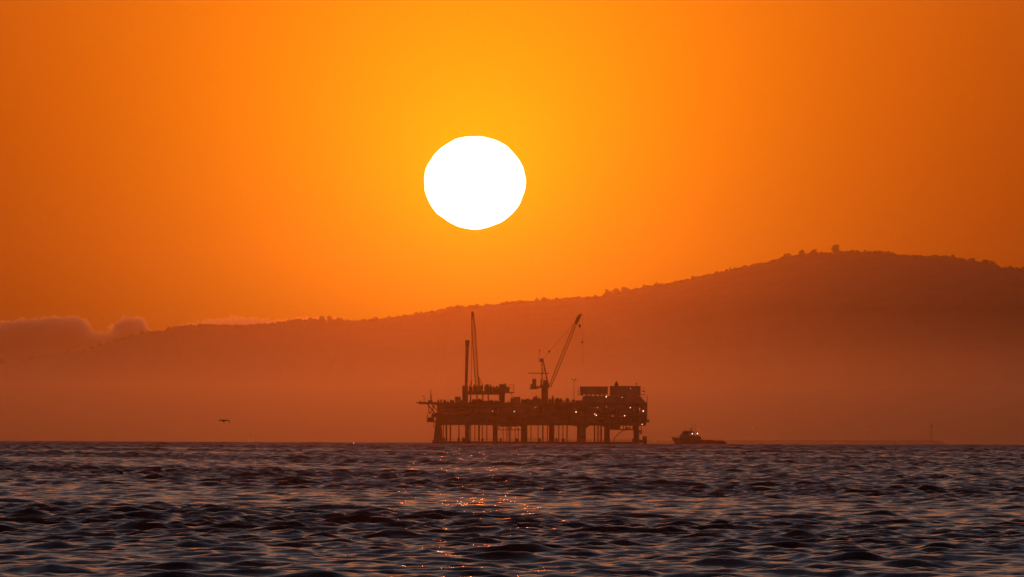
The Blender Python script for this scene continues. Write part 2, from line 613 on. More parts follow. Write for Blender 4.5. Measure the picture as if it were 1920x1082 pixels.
# ------------------------------------------------------------------ the sun's disc
def build_sun():
    D = 90000.0
    c = P(890.3, 342.5, D)
    rx, rz = 95.2 * PIX * D, 87.4 * PIX * D
    bm = bmesh.new()
    bmesh.ops.create_icosphere(bm, subdivisions=6, radius=1.0)
    for v in bm.verts:
        n = v.co.normalized()
        an = math.atan2(n.z, n.x)
        wob = 1 + 0.005 * math.sin(7 * an + 0.6) + 0.004 * math.sin(13 * an + 2.0) + 0.002 * math.sin(23 * an)
        if n.z < 0:
            wob -= 0.012 * (math.sin(2 * an) ** 2)
        v.co = Vector((n.x * rx * wob, n.y * rx, n.z * rz * wob))
    me = bpy.data.meshes.new('sun')
    bm.to_mesh(me); bm.free()
    m = bpy.data.materials.new('sun_fire')
    m.use_nodes = True
    t = m.node_tree
    for n in list(t.nodes):
        t.nodes.remove(n)
    e = t.nodes.new('ShaderNodeEmission')
    e.inputs[0].default_value = (1.0, 0.62, 0.42, 1)
    e.inputs[1].default_value = 3.0
    tr = t.nodes.new('ShaderNodeBsdfTransparent')
    ad = t.nodes.new('ShaderNodeAddShader')
    ou = t.nodes.new('ShaderNodeOutputMaterial')
    t.links.new(e.outputs[0], ad.inputs[0]); t.links.new(tr.outputs[0], ad.inputs[1]); t.links.new(ad.outputs[0], ou.inputs[0])
    m.cycles.emission_sampling = 'NONE'
    me.materials.append(m)
    me.polygons.foreach_set('use_smooth', [True] * len(me.polygons))
    o = bpy.data.objects.new('sun', me)
    o.location = c
    COL.objects.link(o)
    tag(o, 'large white setting sun, slightly flattened, above the oil platform', 'sun')


build_sun()

# ------------------------------------------------------------------ clouds behind the left of the hill
def cloud(name, label, d, tops, base_py, thick, seed, dens):
    rnd = random.Random(seed)
    mpp = d * PIX
    xs = [p[0] for p in tops]; ys = [p[1] for p in tops]
    mb = MB()
    px = xs[0]
    while px <= xs[-1]:
        ty = np.interp(px, xs, ys)
        by = base_py(px)
        y = ty
        r = rnd.uniform(0.8, 1.3) * thick
        y = ty + r
        while y < by + r:
            p = P(px + rnd.uniform(-3, 3), y + rnd.uniform(-1.5, 1.5) * (thick / 8), d)
            mb.ball((p.x, p.y + rnd.uniform(-40, 40), p.z), r * mpp * rnd.uniform(0.85, 1.15), 7, 10, 0.9)
            y += r * 0.9
            r = min(r * 1.25, thick * 2.6)
        px += thick * 0.55
    o = mb.build(name, M_HILL)
    rm = o.modifiers.new('r', 'REMESH'); rm.mode = 'VOXEL'; rm.voxel_size = max(2.0, thick * mpp * 0.16)
    dg = bpy.context.evaluated_depsgraph_get()
    me = bpy.data.meshes.new_from_object(o.evaluated_get(dg))
    nv = len(me.vertices)
    co = np.empty(nv * 3, np.float32); me.vertices.foreach_get('co', co); co = co.reshape(-1, 3)
    no = np.empty(nv * 3, np.float32); me.vertex_normals.foreach_get('vector', no); no = no.reshape(-1, 3)
    am = np.array([noise.fractal(Vector(c) * 0.05, 0.8, 2.1, 5) for c in co.tolist()], np.float32) * (thick * mpp * 1.05)
    co = co + no * am[:, None]
    me.vertices.foreach_set('co', co.ravel().astype(np.float32)); me.update()
    o.modifiers.clear()
    o.data = me
    m = bpy.data.materials.new('cloud_vapour')
    m.use_nodes = True
    t = m.node_tree
    for n in list(t.nodes):
        t.nodes.remove(n)
    pv = t.nodes.new('ShaderNodeVolumePrincipled')
    pv.inputs['Color'].default_value = (0.97, 0.95, 0.93, 1)
    pv.inputs['Density'].default_value = dens
    pv.inputs['Anisotropy'].default_value = 0.955
    ou = t.nodes.new('ShaderNodeOutputMaterial')
    t.links.new(pv.outputs[0], ou.inputs['Volume'])
    me.materials.clear()
    me.materials.append(m)
    tag(o, label, 'cloud', 'low clouds behind the hill')
    return o


cloud('cloud', 'billowing fog bank behind the low left end of the hill', 23500.0,
      [(-60, 606), (0, 603), (36, 597), (73, 595.5), (106, 593), (146, 593), (158, 600), (170, 616), (182, 621), (204, 621), (217, 605),
       (233, 594), (259, 592.5), (272, 601), (283, 622), (300, 630)], lambda p: max(640, 690 - p * 0.2), 6.0, 3, 0.12)
cloud('cloud', 'long thin glowing cloud strip lying along the ridge beside the tree row', 23500.0,
      [(318, 620), (350, 604), (383, 600), (400, 596), (437, 593), (470, 593), (510, 598), (540, 598), (570, 595), (620, 594),
       (645, 598), (665, 602)], lambda p: 612, 4.0, 8, 0.04)

# ------------------------------------------------------------------ oil platform
PD = 4860.0
PS = PD * PIX
def pX(px): return (px - 1008) * PS
def pZ(px, py): return (832.6 + (px - 1008) * 0.0037 - py) * PS
_pl = P(1008, 832.6, PD)
plat = thing('oil_platform', (_pl.x, PD, drop(PD)), 'long dark offshore oil platform on many legs under the sun', 'oil platform', None, R(1.2))
def LP(u, v): return 770 + u / 3.8625, 570 + v / 3.8625
def RP(u, v): return 980 + u / 3.8625, 570 + v / 3.8625
def at(pt, y=0.0): return Vector((pX(pt[0]), y, pZ(pt[0], pt[1])))
def zz(v, u=400, side='L'):
    p = LP(u, v) if side == 'L' else RP(u, v)
    return pZ(*p)
def lx(u): return pX(770 + u / 3.8625)
def rx(u): return pX(980 + u / 3.8625)

YF, YB = -12.5, 12.5
Z_LOW = zz(858)          # underside deck level
Z_MID = zz(788)
Z_TOP = zz(716)
XL, XR = lx(186), rx(884)

# legs
for k, px in enumerate((822.5, 876.2, 928.4, 981.3, 1033.6, 1088.0, 1138.0, 1192.3)):
    rad = (1.15, 0.85, 0.85, 0.80, 0.75, 1.15, 0.9, 0.9)[k]
    lean = (-1.6, 0, 0, 0, 0, 0, 0, 0.5)[k]
    for y in (YF + 1.5, YB - 1.5):
        m = MB()
        m.bar((pX(px) + lean, y * 1.06, -6), (pX(px), y, Z_LOW + 0.5), rad * 1.08, rad, 12)
        m.bar((pX(px) + lean * 0.85, y * 1.05, 0.2), (pX(px) + lean * 0.72, y * 1.045, 1.6), rad * 1.35, rad * 1.35, 12)
        m.bar((pX(px), y, Z_LOW - 1.4), (pX(px), y, Z_LOW + 0.5), rad * 1.2, rad * 1.3, 12)
        m.build('leg', M_LEG, plat)
# battered outer piles at the left end
for y in (YF + 1.0, YB - 1.0):
    MB().bar((lx(168), y, -6), (lx(196), y, zz(800)), 0.75, 0.6, 10).build('batter_pile', M_LEG, plat)
    MB().bar((lx(232), y, -6), (lx(216), y, zz(890)), 0.6, 0.45, 10).build('batter_pile', M_LEG, plat)
# conductor pipes and risers
CON = [(236, .22), (258, .42), (287, .36), (350, .28), (435, .2), (463, .2), (492, .42), (520, .24), (550, .24), (668, .14), (699, .2), (713, .3),
       (726, .16), (757, .16), (780, .18), (838, .3), (872, .2)]
CON2 = [(28, .34), (60, .2), (113, .22), (147, .34), (177, .26), (228, .2), (262, .24), (290, .24), (318, .3), (440, .3), (450, .18),
        (522, .34), (545, .2), (553, .2), (571, .42)]
rnd = random.Random(3)
for u, r in CON:
    y = rnd.uniform(-8, 8)
    MB().bar((lx(u), y, -5), (lx(u), y, Z_LOW + 0.3), r * 0.9, r * 0.9, 8).build('conductor_pipe', M_LEG, plat)
for u, r in CON2:
    y = rnd.uniform(-8, 8)
    MB().bar((rx(u), y, -5), (rx(u), y, Z_LOW + 0.3), r * 0.9, r * 0.9, 8).build('conductor_pipe', M_LEG, plat)
# jacket bracing at the water, walkway near the water
for y in (YF + 1.5, YB - 1.5):
    MB().bar((lx(180), y * 1.05, 0.75), (rx(812), y * 1.05, 0.75), 0.28, 0.28, 8).build('water_level_brace', M_LEG, plat)
wk = MB()
zw = zz(990)
wk.box(lx(200), rx(842), YF - 1.2, YF + 0.1, zw - 0.35, zw)
for u in range(215, 800, 60):
    wk.box(lx(u) - 0.15, lx(u) + 0.15, YF - 1.0, YF, zw - 0.9, zw - 0.34)
wk.build('lower_walkway', M_STEEL, plat)
rl = MB()
rl.rail(lx(202), lx(920), YF - 1.15, zw, 1.15, 1.6, 0.05)
rl.rail(rx(10), rx(840), YF - 1.15, zw, 1.3, 1.6, 0.06)
rl.build('walkway_railing', M_STEEL, plat)
def skid(x0, x1, z0, z1, y=0.0, dpt=3.0, name='equipment_skid', par=plat, m_=None):
    m = MB()
    h = z1 - z0
    m.box(x0, x1, y - dpt / 2, y + dpt / 2, z0, z0 + h * 0.72)
    w = x1 - x0
    m.box(x0 + w * 0.12, x0 + w * 0.55, y - dpt * 0.35, y + dpt * 0.35, z0 + h * 0.72, z1)
    m.bar((x0 + w * 0.75, y, z0 + h * 0.7), (x0 + w * 0.75, y, z1), max(0.08, w * 0.08), None, 6)
    return m.build(name, m_ or M_DARK, par)
for u0, u1, v0 in ((335, 352, 964), (368, 388, 960), (232, 246, 962), (508, 525, 966), (640, 655, 962), (750, 775, 964)):
    skid(lx(u0), lx(u1), zw, zz(v0), YF - 0.5, 1.0, 'pump_unit')
for u0, u1, v0 in ((110, 128, 964), (232, 246, 962), (278, 298, 964), (788, 803, 962)):
    skid(rx(u0), rx(u1), zw, zz(v0), YF - 0.5, 1.0, 'pump_unit')
fb = MB()
fb.box(rx(861), rx(889), YF - 3.2, YF + 0.5, 0.6, zz(948))
for q in range(5):
    fb.bar((rx(866 + q * 5), YF - 3.4, -4), (rx(866 + q * 5), YF - 3.4, zz(950)), 0.28, 0.28, 8)
fb.box(rx(838), rx(861), YF - 1.0, YF + 0.4, zw - 0.4, zw + 0.9)
fb.build('boat_fender', M_LEG, plat)

# decks
def deck(x0, x1, z, th, name, y0=YF, y1=YB):
    m = MB()
    m.box(x0, x1, y0, y1, z, z + th)
    n = int((x1 - x0) / 3.1)
    for i in range(n + 1):
        x = x0 + (x1 - x0) * i / n
        m.box(x - 0.12, x + 0.12, y0 - 0.05, y0 + 0.35, z - 0.55, z - 0.002)
    m.box(x0, x1, y0 + 0.4, y0 + 0.7, z - 0.9, z - 0.002)
    m.box(x0, x1, y1 - 0.7, y1 - 0.4, z - 0.9, z - 0.002)
    return m.build(name, M_STEEL, plat)
deck(XL, XR, Z_LOW, 0.35, 'lower_deck')
deck(lx(182), XR, Z_MID, 0.3, 'middle_deck')
deck(lx(182), XR + 0.6, Z_TOP, 0.4, 'main_deck', YF - 0.6, YB + 0.6)
# under-deck pieces
ud = MB()
ud.box(lx(640), lx(800), YF + 1, YF + 6, zz(883), zz(870)); ud.box(lx(628), lx(805), YF + 1, YF + 3, zz(908), zz(903))
for u in (632, 700, 726, 770, 800):
    ud.bar((lx(u), YF + 2, zz(906)), (lx(u), YF + 2, Z_LOW), 0.14, None, 6)
ud.build('hanging_walkway', M_STEEL, plat)
ud = MB()
ud.box(rx(628), rx(700), YF + 1, YB - 1, zz(903), Z_LOW - 0.9)
ud.box(rx(700), rx(806), YF + 1, YF + 9, zz(905), zz(896))
for u in (722, 738, 768, 790):
    ud.bar((rx(u), YF + 2, zz(903)), (rx(u + 6), YF + 2, Z_LOW), 0.2, None, 6)
ud.box(rx(742), rx(760), YF + 1, YF + 4, zz(896), zz(884))
ud.build('sump_deck', M_STEEL, plat)
MB().path([(rx(652), YF, zw), (rx(664), YF, zz(955)), (rx(690), YF, zz(930)), (rx(716), YF, zz(910)), (rx(745), YF, zz(903))], 0.16).build('davit_arm', M_STEEL, plat)
MB().box(rx(436), rx(452), YF - .5, YF, zw, Z_LOW).build('ladder', M_STEEL, plat)
MB().prism([(rx(440), Z_LOW - 0.9), (rx(480), Z_LOW - 0.9), (rx(452), zz(895))], YF + 1, YF + 1.4).build('leg_gusset', M_STEEL, plat)
MB().prism([(rx(592), Z_LOW - 0.9), (rx(565), Z_LOW - 0.9), (rx(590), zz(890))], YF + 1, YF + 1.4).build('leg_gusset', M_STEEL, plat)
MB().prism([(rx(392), Z_LOW - 0.9), (rx(352), Z_LOW - 0.9), (rx(392), zz(880))], YF + 1, YF + 1.4).build('leg_gusset', M_STEEL, plat)

# walls, tanks and pipe racks filling the storeys between the decks
rnd = random.Random(21)
x = XL + 0.2
while x < XR - 1:
    w = min(rnd.uniform(3.0, 8.5), XR - x)
    for (z0, z1) in ((Z_LOW + 0.35, Z_MID - 0.9), (Z_MID + 0.3, Z_TOP - 0.9)):
        y = YF + rnd.uniform(0.8, 4.5)
        m = MB()
        m.box(x + 0.03, x + w - 0.03, y, y + rnd.uniform(8, 14), z0, z1 + rnd.uniform(0.1, 0.85))
        for q in range(int(w / 0.9)):
            m.box(x + 0.2 + q * 0.9, x + 0.35 + q * 0.9, y - 0.12, y - 0.002, z0, z1)
        m.build('wind_wall', M_WALL, plat)
    x += w
for k in range(26):
    x = XL + (XR - XL) * (k + rnd.random()) / 26.2
    zl = rnd.choice((Z_LOW + 0.35, Z_MID + 0.3))
    m = MB()
    r = rnd.uniform(0.5, 1.1)
    if rnd.random() < 0.5:
        m.bar((x, YF + 0.2 + r, zl + r + 0.3), (x + rnd.uniform(2, 4), YF + 0.2 + r, zl + r + 0.3), r, r, 10)
        m.box(x + 0.3, x + 0.6, YF + 0.3, YF + 1.2, zl, zl + 0.5)
    else:
        m.bar((x, YF + 0.3 + r, zl), (x, YF + 0.3 + r, zl + rnd.uniform(1.8, 3.4)), r, r, 10)
    m.build('process_vessel', M_DARK, plat)
pr = MB()
for zl in (Z_LOW + 3.3, Z_LOW + 3.7, Z_MID + 2.9, Z_MID + 3.3):
    pr.bar((XL + 1, YF + 0.3, zl), (XR - 1, YF + 0.3, zl), 0.14, None, 6)
pr.build('pipe_rack', M_STEEL, plat)
for z in (Z_LOW + 0.35, Z_MID + 0.3):
    MB().rail(XL, XR, YF + 0.03, z, 1.1, 1.8, 0.045).build('deck_railing', M_STEEL, plat)
MB().rail(lx(190), lx(372), YF - 0.55, Z_TOP + 0.4, 1.1, 1.6, 0.05).build('deck_railing', M_STEEL, plat)
MB().rail(lx(700), rx(415), YF - 0.55, Z_TOP + 0.4, 1.1, 1.6, 0.05).build('deck_railing', M_STEEL, plat)

# left end: cantilever landing, braces, lower balcony
cl = MB()
cl.box(lx(60), lx(181), -6, 6, zz(722), zz(707))
cl.box(lx(60), lx(75), -6.2, -5.8, zz(707), zz(700))
cl.bar((lx(36), 0, zz(712)), (lx(62), 0, zz(713)), 0.16, 0.3, 6)
cl.box(lx(125), lx(157), -4, 2, zz(707), zz(694))
cl.build('cantilever_platform', M_STEEL, plat)
for y in (-5.5, 5.5):
    cb = MB()
    cb.bar((lx(122), y, zz(722)), (lx(186), y, zz(800)), 0.2)
    cb.bar((lx(150), y, zz(722)), (lx(186), y, zz(765)), 0.16)
    cb.bar((lx(176), y, zz(722)), (lx(140), y, zz(790)), 0.16)
    cb.bar((lx(128), y, zz(722)), (lx(134), y, zz(792)), 0.14)
    cb.bar((lx(160), y, zz(722)), (lx(162), y, zz(792)), 0.12)
    cb.build('cantilever_brace', M_STEEL, plat)
lb = MB()
lb.box(lx(118), lx(186), -7, 7, zz(852), zz(842))
lb.box(lx(124), lx(168), -4, 4, zz(842), zz(818))
lb.box(lx(150), lx(186), -4.1, 3, zz(818), zz(790))
lb.rail(lx(118), lx(186), -6.9, zz(842), 2.2, 1.2, 0.07)
lb.rail(lx(118), lx(186), 6.9, zz(842), 2.2, 1.2, 0.07)
lb.bar((lx(119), -6.9, zz(842)), (lx(119), -6.9, zz(784)), 0.1)
lb.build('side_balcony', M_STEEL, plat)
MB().path([(lx(166), -3, zz(852)), (lx(164), -3, zz(885)), (lx(182), -3, zz(890))], 0.12).build('ladder', M_STEEL, plat)
MB().path([(lx(95), -3, zz(707)), (lx(96), -3, zz(668)), (lx(90), -3, zz(662)), (lx(78), -3, zz(661))], 0.12).build('davit_arm', M_STEEL, plat)
MB().bar((lx(144), -2, zz(694)), (lx(144), -2, zz(612)), 0.22, 0.1).bar((lx(150), -2, zz(694)), (lx(150), -2, zz(655)), 0.12).bar((lx(139), -2, zz(640)), (lx(149), -2, zz(640)), 0.07).build('antenna_mast', M_STEEL, plat)

# clutter on the main deck
T0 = Z_TOP + 0.4
CL = [(192, 206, 692), (212, 222, 688), (234, 252, 691), (258, 276, 702), (284, 312, 690), (320, 361, 668), (362, 372, 690),
      (425, 440, 690), (444, 478, 684), (482, 520, 682), (524, 560, 695), (565, 600, 690), (604, 638, 693), (690, 716, 704), (722, 745, 672), (742, 792, 668), (796, 812, 682),
      (815, 838, 686), (840, 868, 681), (872, 890, 686), (882, 926, 666)]
for k, (a, b, v) in enumerate(CL):
    if k in (5, 15):
        m = MB(); m.box(lx(a), lx(b), -4, 3, T0, zz(v))
        for q in range(4):
            xx = lx(a) + (lx(b) - lx(a)) * (q + 0.5) / 4
            m.box(xx - 0.12, xx + 0.12, -4.15, -4.002, T0, zz(v))
        m.build('container', M_WALL, plat)
    else:
        skid(lx(a), lx(b), T0, zz(v), rnd.uniform(-8, 4), 4.0)
CR = [(0, 18, 684), (20, 52, 679), (56, 72, 688), (74, 130, 671), (186, 206, 678), (208, 226, 655), (228, 286, 674), (292, 306, 692), (310, 334, 673),
      (338, 352, 700), (356, 382, 685), (384, 414, 690), (90, 104, 655)]
for (a, b, v) in CR:
    skid(rx(a), rx(b), T0, zz(v), rnd.uniform(-8, 4), 4.0)

# raised deck on the left with the upright crane
rd = MB()
zr0, zr1 = zz(652), zz(627)
rd.box(lx(412), lx(682), -6, 6, zr0, zr1)
rd.box(lx(590), lx(682), -5, 5, zz(615), zz(600))
for q in range(8):
    rd.box(lx(420 + q * 32), lx(424 + q * 32), -6.1, -6.002, zr0, zr1)
rd.build('raised_deck', M_STEEL, plat)
for (a, b) in ((373, 412), (640, 679)):
    m = MB()
    m.box(lx(a), lx(b), -3.5, 3.5, T0, zz(586 if a < 400 else 575))
    for q in range(5):
        zq = T0 + (zz(590) - T0) * (q + 0.5) / 5
        m.box(lx(a) - 0.1, lx(b) + 0.1, -3.62, -3.502, zq - 0.1, zq + 0.1)
    m.build('support_tower', M_STEEL, plat)
for u in (432, 478, 521, 560):
    MB().bar((lx(u), -2, T0), (lx(u), -2, zr0), 0.3, 0.3).build('support_post', M_STEEL, plat)
for (a, b, v) in ((420, 446, 586), (450, 476, 580), (532, 590, 577), (592, 612, 592), (612, 640, 588), (645, 672, 580), (676, 694, 570), (696, 712, 596)):
    skid(lx(a), lx(b), zr1 - (0.0 if a < 680 else -0.2), zz(v), rnd.uniform(-2, 2), 4.0)
m = MB()
m.box(lx(678), lx(746), -4, 4, zz(640), zz(632))
m.box(lx(682), lx(712), -3, 3, zz(632), zz(598))
m.rail(lx(712), lx(745), -3.9, zz(632), 3.2, 1.4, 0.07)
m.rail(lx(712), lx(745), 3.9, zz(632), 3.2, 1.4, 0.07)
m.bar((lx(728), 0, zz(640)), (lx(735), 0, zz(668)), 0.1)
m.build('landing', M_STEEL, plat)
vs = MB()
vs.bar((lx(400), 0, zz(586)), (lx(407), 0, zz(300)), 0.62, 0.78, 10)
vs.bar((lx(407), 0, zz(302)), (lx(408), 0, zz(258)), 0.96, 1.0, 10)
vs.bar((lx(394), -0.5, zz(270)), (lx(394), -0.5, zz(300)), 0.14)
tag(vs.build('vent_stack', M_STEEL, plat), 'tall plain stack slightly thicker at its top')

def lattice(m, p0, p1, w0, w1, wt, n, r):
    """four-chord lattice boom from p0 to p1 in the x-z plane"""
    p0, p1 = Vector(p0), Vector(p1)
    d = (p1 - p0).normalized()
    sx = Vector((d.z, 0, -d.x)); sy = Vector((0, 1, 0))
    def c(t, i):
        w = w0 + (w1 - w0) * min(t / 0.25, 1) if t < 0.8 else w1 + (wt - w1) * (t - 0.8) / 0.2
        a = (-1, 1, 1, -1)[i] * w / 2; b = (-1, -1, 1, 1)[i] * w / 2
        return p0 + (p1 - p0) * t + sx * a + sy * b
    for i in range(4):
        m.path([c(t / n, i) for t in range(n + 1)], r, 5)
    for t in range(n):
        for i in range(4):
            j = (i + 1) % 4
            a, b = (i, j) if t % 2 else (j, i)
            m.bar(c(t / n, a), c((t + 1) / n, b), r * 0.55, None, 4)

cr = MB()
cr.box(lx(478), lx(520), -2.5, 2.5, zr1, zz(586))
cr.bar((lx(505), 0, zr0), (lx(505), 0, zr1 + 0.3), 1.5, 1.5, 12)
cr.box(lx(512), lx(524), -1.5, 1.5, zz(612), zz(580))
cr1 = cr.build('crane', M_CRANE, plat)
bmx = MB(); lattice(bmx, (lx(480), 0, zz(592)), (lx(445), 0, zz(78)), 1.3, 1.5, 0.8, 26, 0.19)
bmx.bar((lx(446), 0, zz(90)), (lx(443), 0, zz(50)), 0.75, 0.35, 8)
bmx.box(lx(435), lx(453), -0.7, 0.7, zz(68), zz(55))
bmx.build('boom', M_CRANE, cr1)
MB().bar((lx(500), -1.2, zz(586)), (lx(482), -1.2, zz(500)), 0.2).bar((lx(500), 1.2, zz(586)), (lx(482), 1.2, zz(500)), 0.2).bar((lx(518), -1, zz(582)), (lx(490), -1, zz(520)), 0.14).bar((lx(488), -1.2, zz(530)), (lx(488), 1.2, zz(530)), 0.15).build('gantry', M_CRANE, cr1)
MB().bar((lx(437), -.6, zz(586)), (lx(437), -.6, zz(268)), 0.1, 0.1, 5).bar((lx(437), -.6, zz(268)), (lx(441), 0, zz(62)), 0.05, 0.05, 4).bar((lx(437), -.6, zz(586)), (lx(437), -.6, zz(548)), 0.32, 0.2, 6).build('hoist_line', M_STEEL, cr1)
MB().path([(lx(484), 0, zz(505)), (lx(470), 0, zz(270)), (lx(446), 0, zz(60))], 0.06, 4).build('pendant_line', M_STEEL, cr1)

# right crane, leaning boom
c2 = MB()
c2.bar((rx(158), 0, Z_TOP), (rx(158), 0, zz(598)), 1.55, 1.45, 14)
c2.box(rx(126), rx(190), -2.6, 2.6, zz(604), zz(578))
c2.box(rx(146), rx(178), -2.0, 2.0, zz(578), zz(545))
c2.bar((rx(132), -1.5, zz(578)), (rx(132), -1.5, zz(540)), 0.3)
c2.bar((rx(172), 1.5, zz(560)), (rx(172), 1.5, zz(530)), 0.25)
cr2 = c2.build('crane', M_CRANE, plat)
cab = MB()
cab.box(rx(50), rx(112), -2, 2, zz(611), zz(603))
cab.box(rx(68), rx(96), -1.6, 1.4, zz(603), zz(536))
cab.box(rx(56), rx(68), -1.2, 1.2, zz(603), zz(574))
cab.bar((rx(96), 0, zz(596)), (rx(130), 0, zz(594)), 0.4)
cab.rail(rx(50), rx(68), -1.9, zz(603), 1.5, 1.2, 0.06)
cab.build('counterweight_platform', M_CRANE, cr2)
af = MB()
for y in (-1.2, 1.2):
    af.bar((rx(138), y, zz(580)), (rx(138), y, zz(392)), 0.22, 0.2)
    af.bar((rx(143), y, zz(395)), (rx(184), y, zz(578)), 0.24, 0.26)
    af.bar((rx(138), y, zz(540)), (rx(172), y, zz(520)), 0.1)
    af.bar((rx(138), y, zz(470)), (rx(158), y, zz(462)), 0.1)
    af.bar((rx(138), y, zz(520)), (rx(158), y, zz(462)), 0.1)
af.box(rx(110), rx(148), -1.6, 1.6, zz(412), zz(408))
af.box(rx(122), rx(148), -1.4, 1.4, zz(408), zz(389))
af.rail(rx(110), rx(124), -1.5, zz(408), 1.2, 0.8, 0.06)
af.build('gantry', M_CRANE, cr2)
MB().bar((rx(38), 0, zz(495)), (rx(188), 0, zz(496)), 0.2, 0.2, 6).bar((rx(60), 0, zz(495)), (rx(60), 0, zz(490)), 0.12).build('cross_arm', M_CRANE, cr2)
MB().bar((rx(118), 0, zz(390)), (rx(119), 0, zz(330)), 0.07, 0.07, 4).bar((rx(119), 0, zz(345)), (rx(128), 0, zz(340)), 0.09, 0.09, 4).box(rx(115), rx(124), -0.3, 0.3, zz(334), zz(324)).build('floodlight_pole', M_STEEL, cr2)
bmx = MB(); lattice(bmx, (rx(194), 0, zz(596)), (rx(383), 0, zz(128)), 0.9, 1.25, 0.9, 24, 0.15)
p0, p1 = Vector((rx(381), 0, zz(134))), Vector((rx(404), 0, zz(82)))
bmx.bar(p0, p1, 0.75, 0.8, 8)
bmx.bar(p1, (rx(414), 0, zz(68)), 0.8, 0.45, 8)
bmx.bar((rx(410), 0, zz(68)), (rx(432), 0, zz(69)), 0.32, 0.2, 6)
bmx.build('boom', M_CRANE, cr2)
MB().path([(rx(142), 0, zz(390)), (rx(190), 0, zz(337)), (rx(300), 0, zz(215)), (rx(384), 0, zz(112))], 0.07, 4).ball((rx(190), 0, zz(337)), 0.5).build('pendant_line', M_STEEL, cr2)
MB().bar((rx(410), 0, zz(80)), (rx(410), 0, zz(142)), 0.05, 0.05, 4).ball((rx(410), 0, zz(151)), 0.55, 5, 8, 1.5).build('hook_block', M_DARK, cr2)
MB().bar((rx(430), 0, zz(70)), (rx(430), 0, zz(432)), 0.05, 0.05, 4).ball((rx(430), 0, zz(268)), 0.4, 5, 8, 1.4).build('hoist_line', M_STEEL, cr2)

# thin lamp mast between crane and modules
MB().bar((rx(369), -3, T0), (rx(369), -3, zz(545)), 0.12, 0.08, 5).bar((rx(357), -3, zz(540)), (rx(366), -3, zz(548)), 0.1).bar((rx(381), -3, zz(538)), (rx(371), -3, zz(548)), 0.1).ball((rx(357), -3, zz(539)), 0.3).ball((rx(381), -3, zz(538)), 0.35).build('lamp_mast', M_STEEL, plat)

# right end: tall block of storeys with two modules on top
bl = MB()
zt = zz(662, 600, 'R')
bl.prism([(rx(414), T0), (rx(414), zz(690)), (rx(432), zz(690)), (rx(440), zt), (rx(846), zt), (rx(884), zz(702)), (rx(884), T0)], -9, 9)
for q in range(24):
    xx = rx(446 + q * 18)
    bl.box(xx - 0.08, xx + 0.08, -9.14, -9.002, T0 + 0.2, zz(675))
bl.build('process_module', M_WALL, plat)
for (a, b, v0, v1) in ((452, 500, 672, 655), (505, 560, 676, 657), (565, 610, 672, 656), (700, 760, 672, 652), (770, 830, 672, 655)):
    skid(rx(a), rx(b), zt - 0.05, zz(v1), -4, 5)
def module(u0, u1, v0, v1):
    m = MB()
    m.box(rx(u0), rx(u1), -8, 7, zz(v1), zz(v0 + 3))
    m.box(rx(u0) - 0.25, rx(u1) + 0.25, -8.3, 7.3, zz(v0 + 3), zz(v0))
    w = rx(u1) - rx(u0)
    for q in range(int(w / 0.8)):
        xx = rx(u0) + 0.4 + q * 0.8
        m.box(xx - 0.06, xx + 0.06, -8.12, -8.002, zz(v1), zz(v0 + 4))
    return m
ma = module(417, 612, 590, 648).build('roof_module', M_WALL, plat)
mb_ = module(633, 847, 585, 656).build('roof_module', M_WALL, plat)
for (u0, u1, par) in ((420, 612, ma), (636, 846, mb_)):
    for q in range(6):
        xx = rx(u0) + (rx(u1) - rx(u0)) * (q + 0.3) / 6
        MB().bar((xx, -6, zt), (xx, -6, zz(648)), 0.2).bar((xx, 5, zt), (xx, 5, zz(648)), 0.2).build('stilt', M_STEEL, par)
MB().box(rx(400), rx(418), -7.5, 5, zz(651), zz(648)).rail(rx(400), rx(417), -7.4, zz(648), 2.4, 1.0, 0.06).bar((rx(402), 5, zz(648)), (rx(402), 5, zz(612)), 0.1).build('side_landing', M_STEEL, ma)
MB().box(rx(848), rx(880), -7.5, 5, zz(650), zz(646)).rail(rx(849), rx(878), -7.4, zz(646), 2.8, 1.0, 0.06).box(rx(864), rx(877), -5, -3, zz(628), zz(619)).build('side_landing', M_STEEL, mb_)
MB().prism([(rx(663), zz(586)), (rx(665), zz(566)), (rx(672), zz(560)), (rx(675), zz(549)), (rx(681), zz(549)), (rx(683), zz(562)), (rx(690), zz(568)), (rx(690), zz(586))], -2, 2).build('exhaust_hood', M_DARK, mb_)
MB().bar((rx(822), 0, zz(586)), (rx(822), 0, zz(566)), 0.1).ball((rx(822), 0, zz(568)), 0.35).build('beacon_post', M_STEEL, mb_)
ec = MB()
ec.box(rx(884), rx(895), -6, 6, zz(772), zz(702)); ec.box(rx(886), rx(896), -4, 4, zz(830), zz(805)); ec.box(rx(884), rx(890), -6, 6, zz(805), zz(772))
ec.bar((rx(897), -6, zz(828)), (rx(897), -6, zz(655)), 0.12); ec.bar((rx(890), -5.8, zz(860)), (rx(894), -5.8, zz(772)), 0.15)
ec.build('stair_tower', M_STEEL, plat)
ec = MB()
ec.box(rx(836), rx(858), YF, YF + 2, zz(925), zz(905)); ec.bar((rx(852), YF, zz(862)), (rx(852), YF, zz(940)), 0.15)
ec.bar((rx(840), YF, zz(940)), (rx(856), YF, zz(905)), 0.15)
ec.build('ladder', M_STEEL, plat)

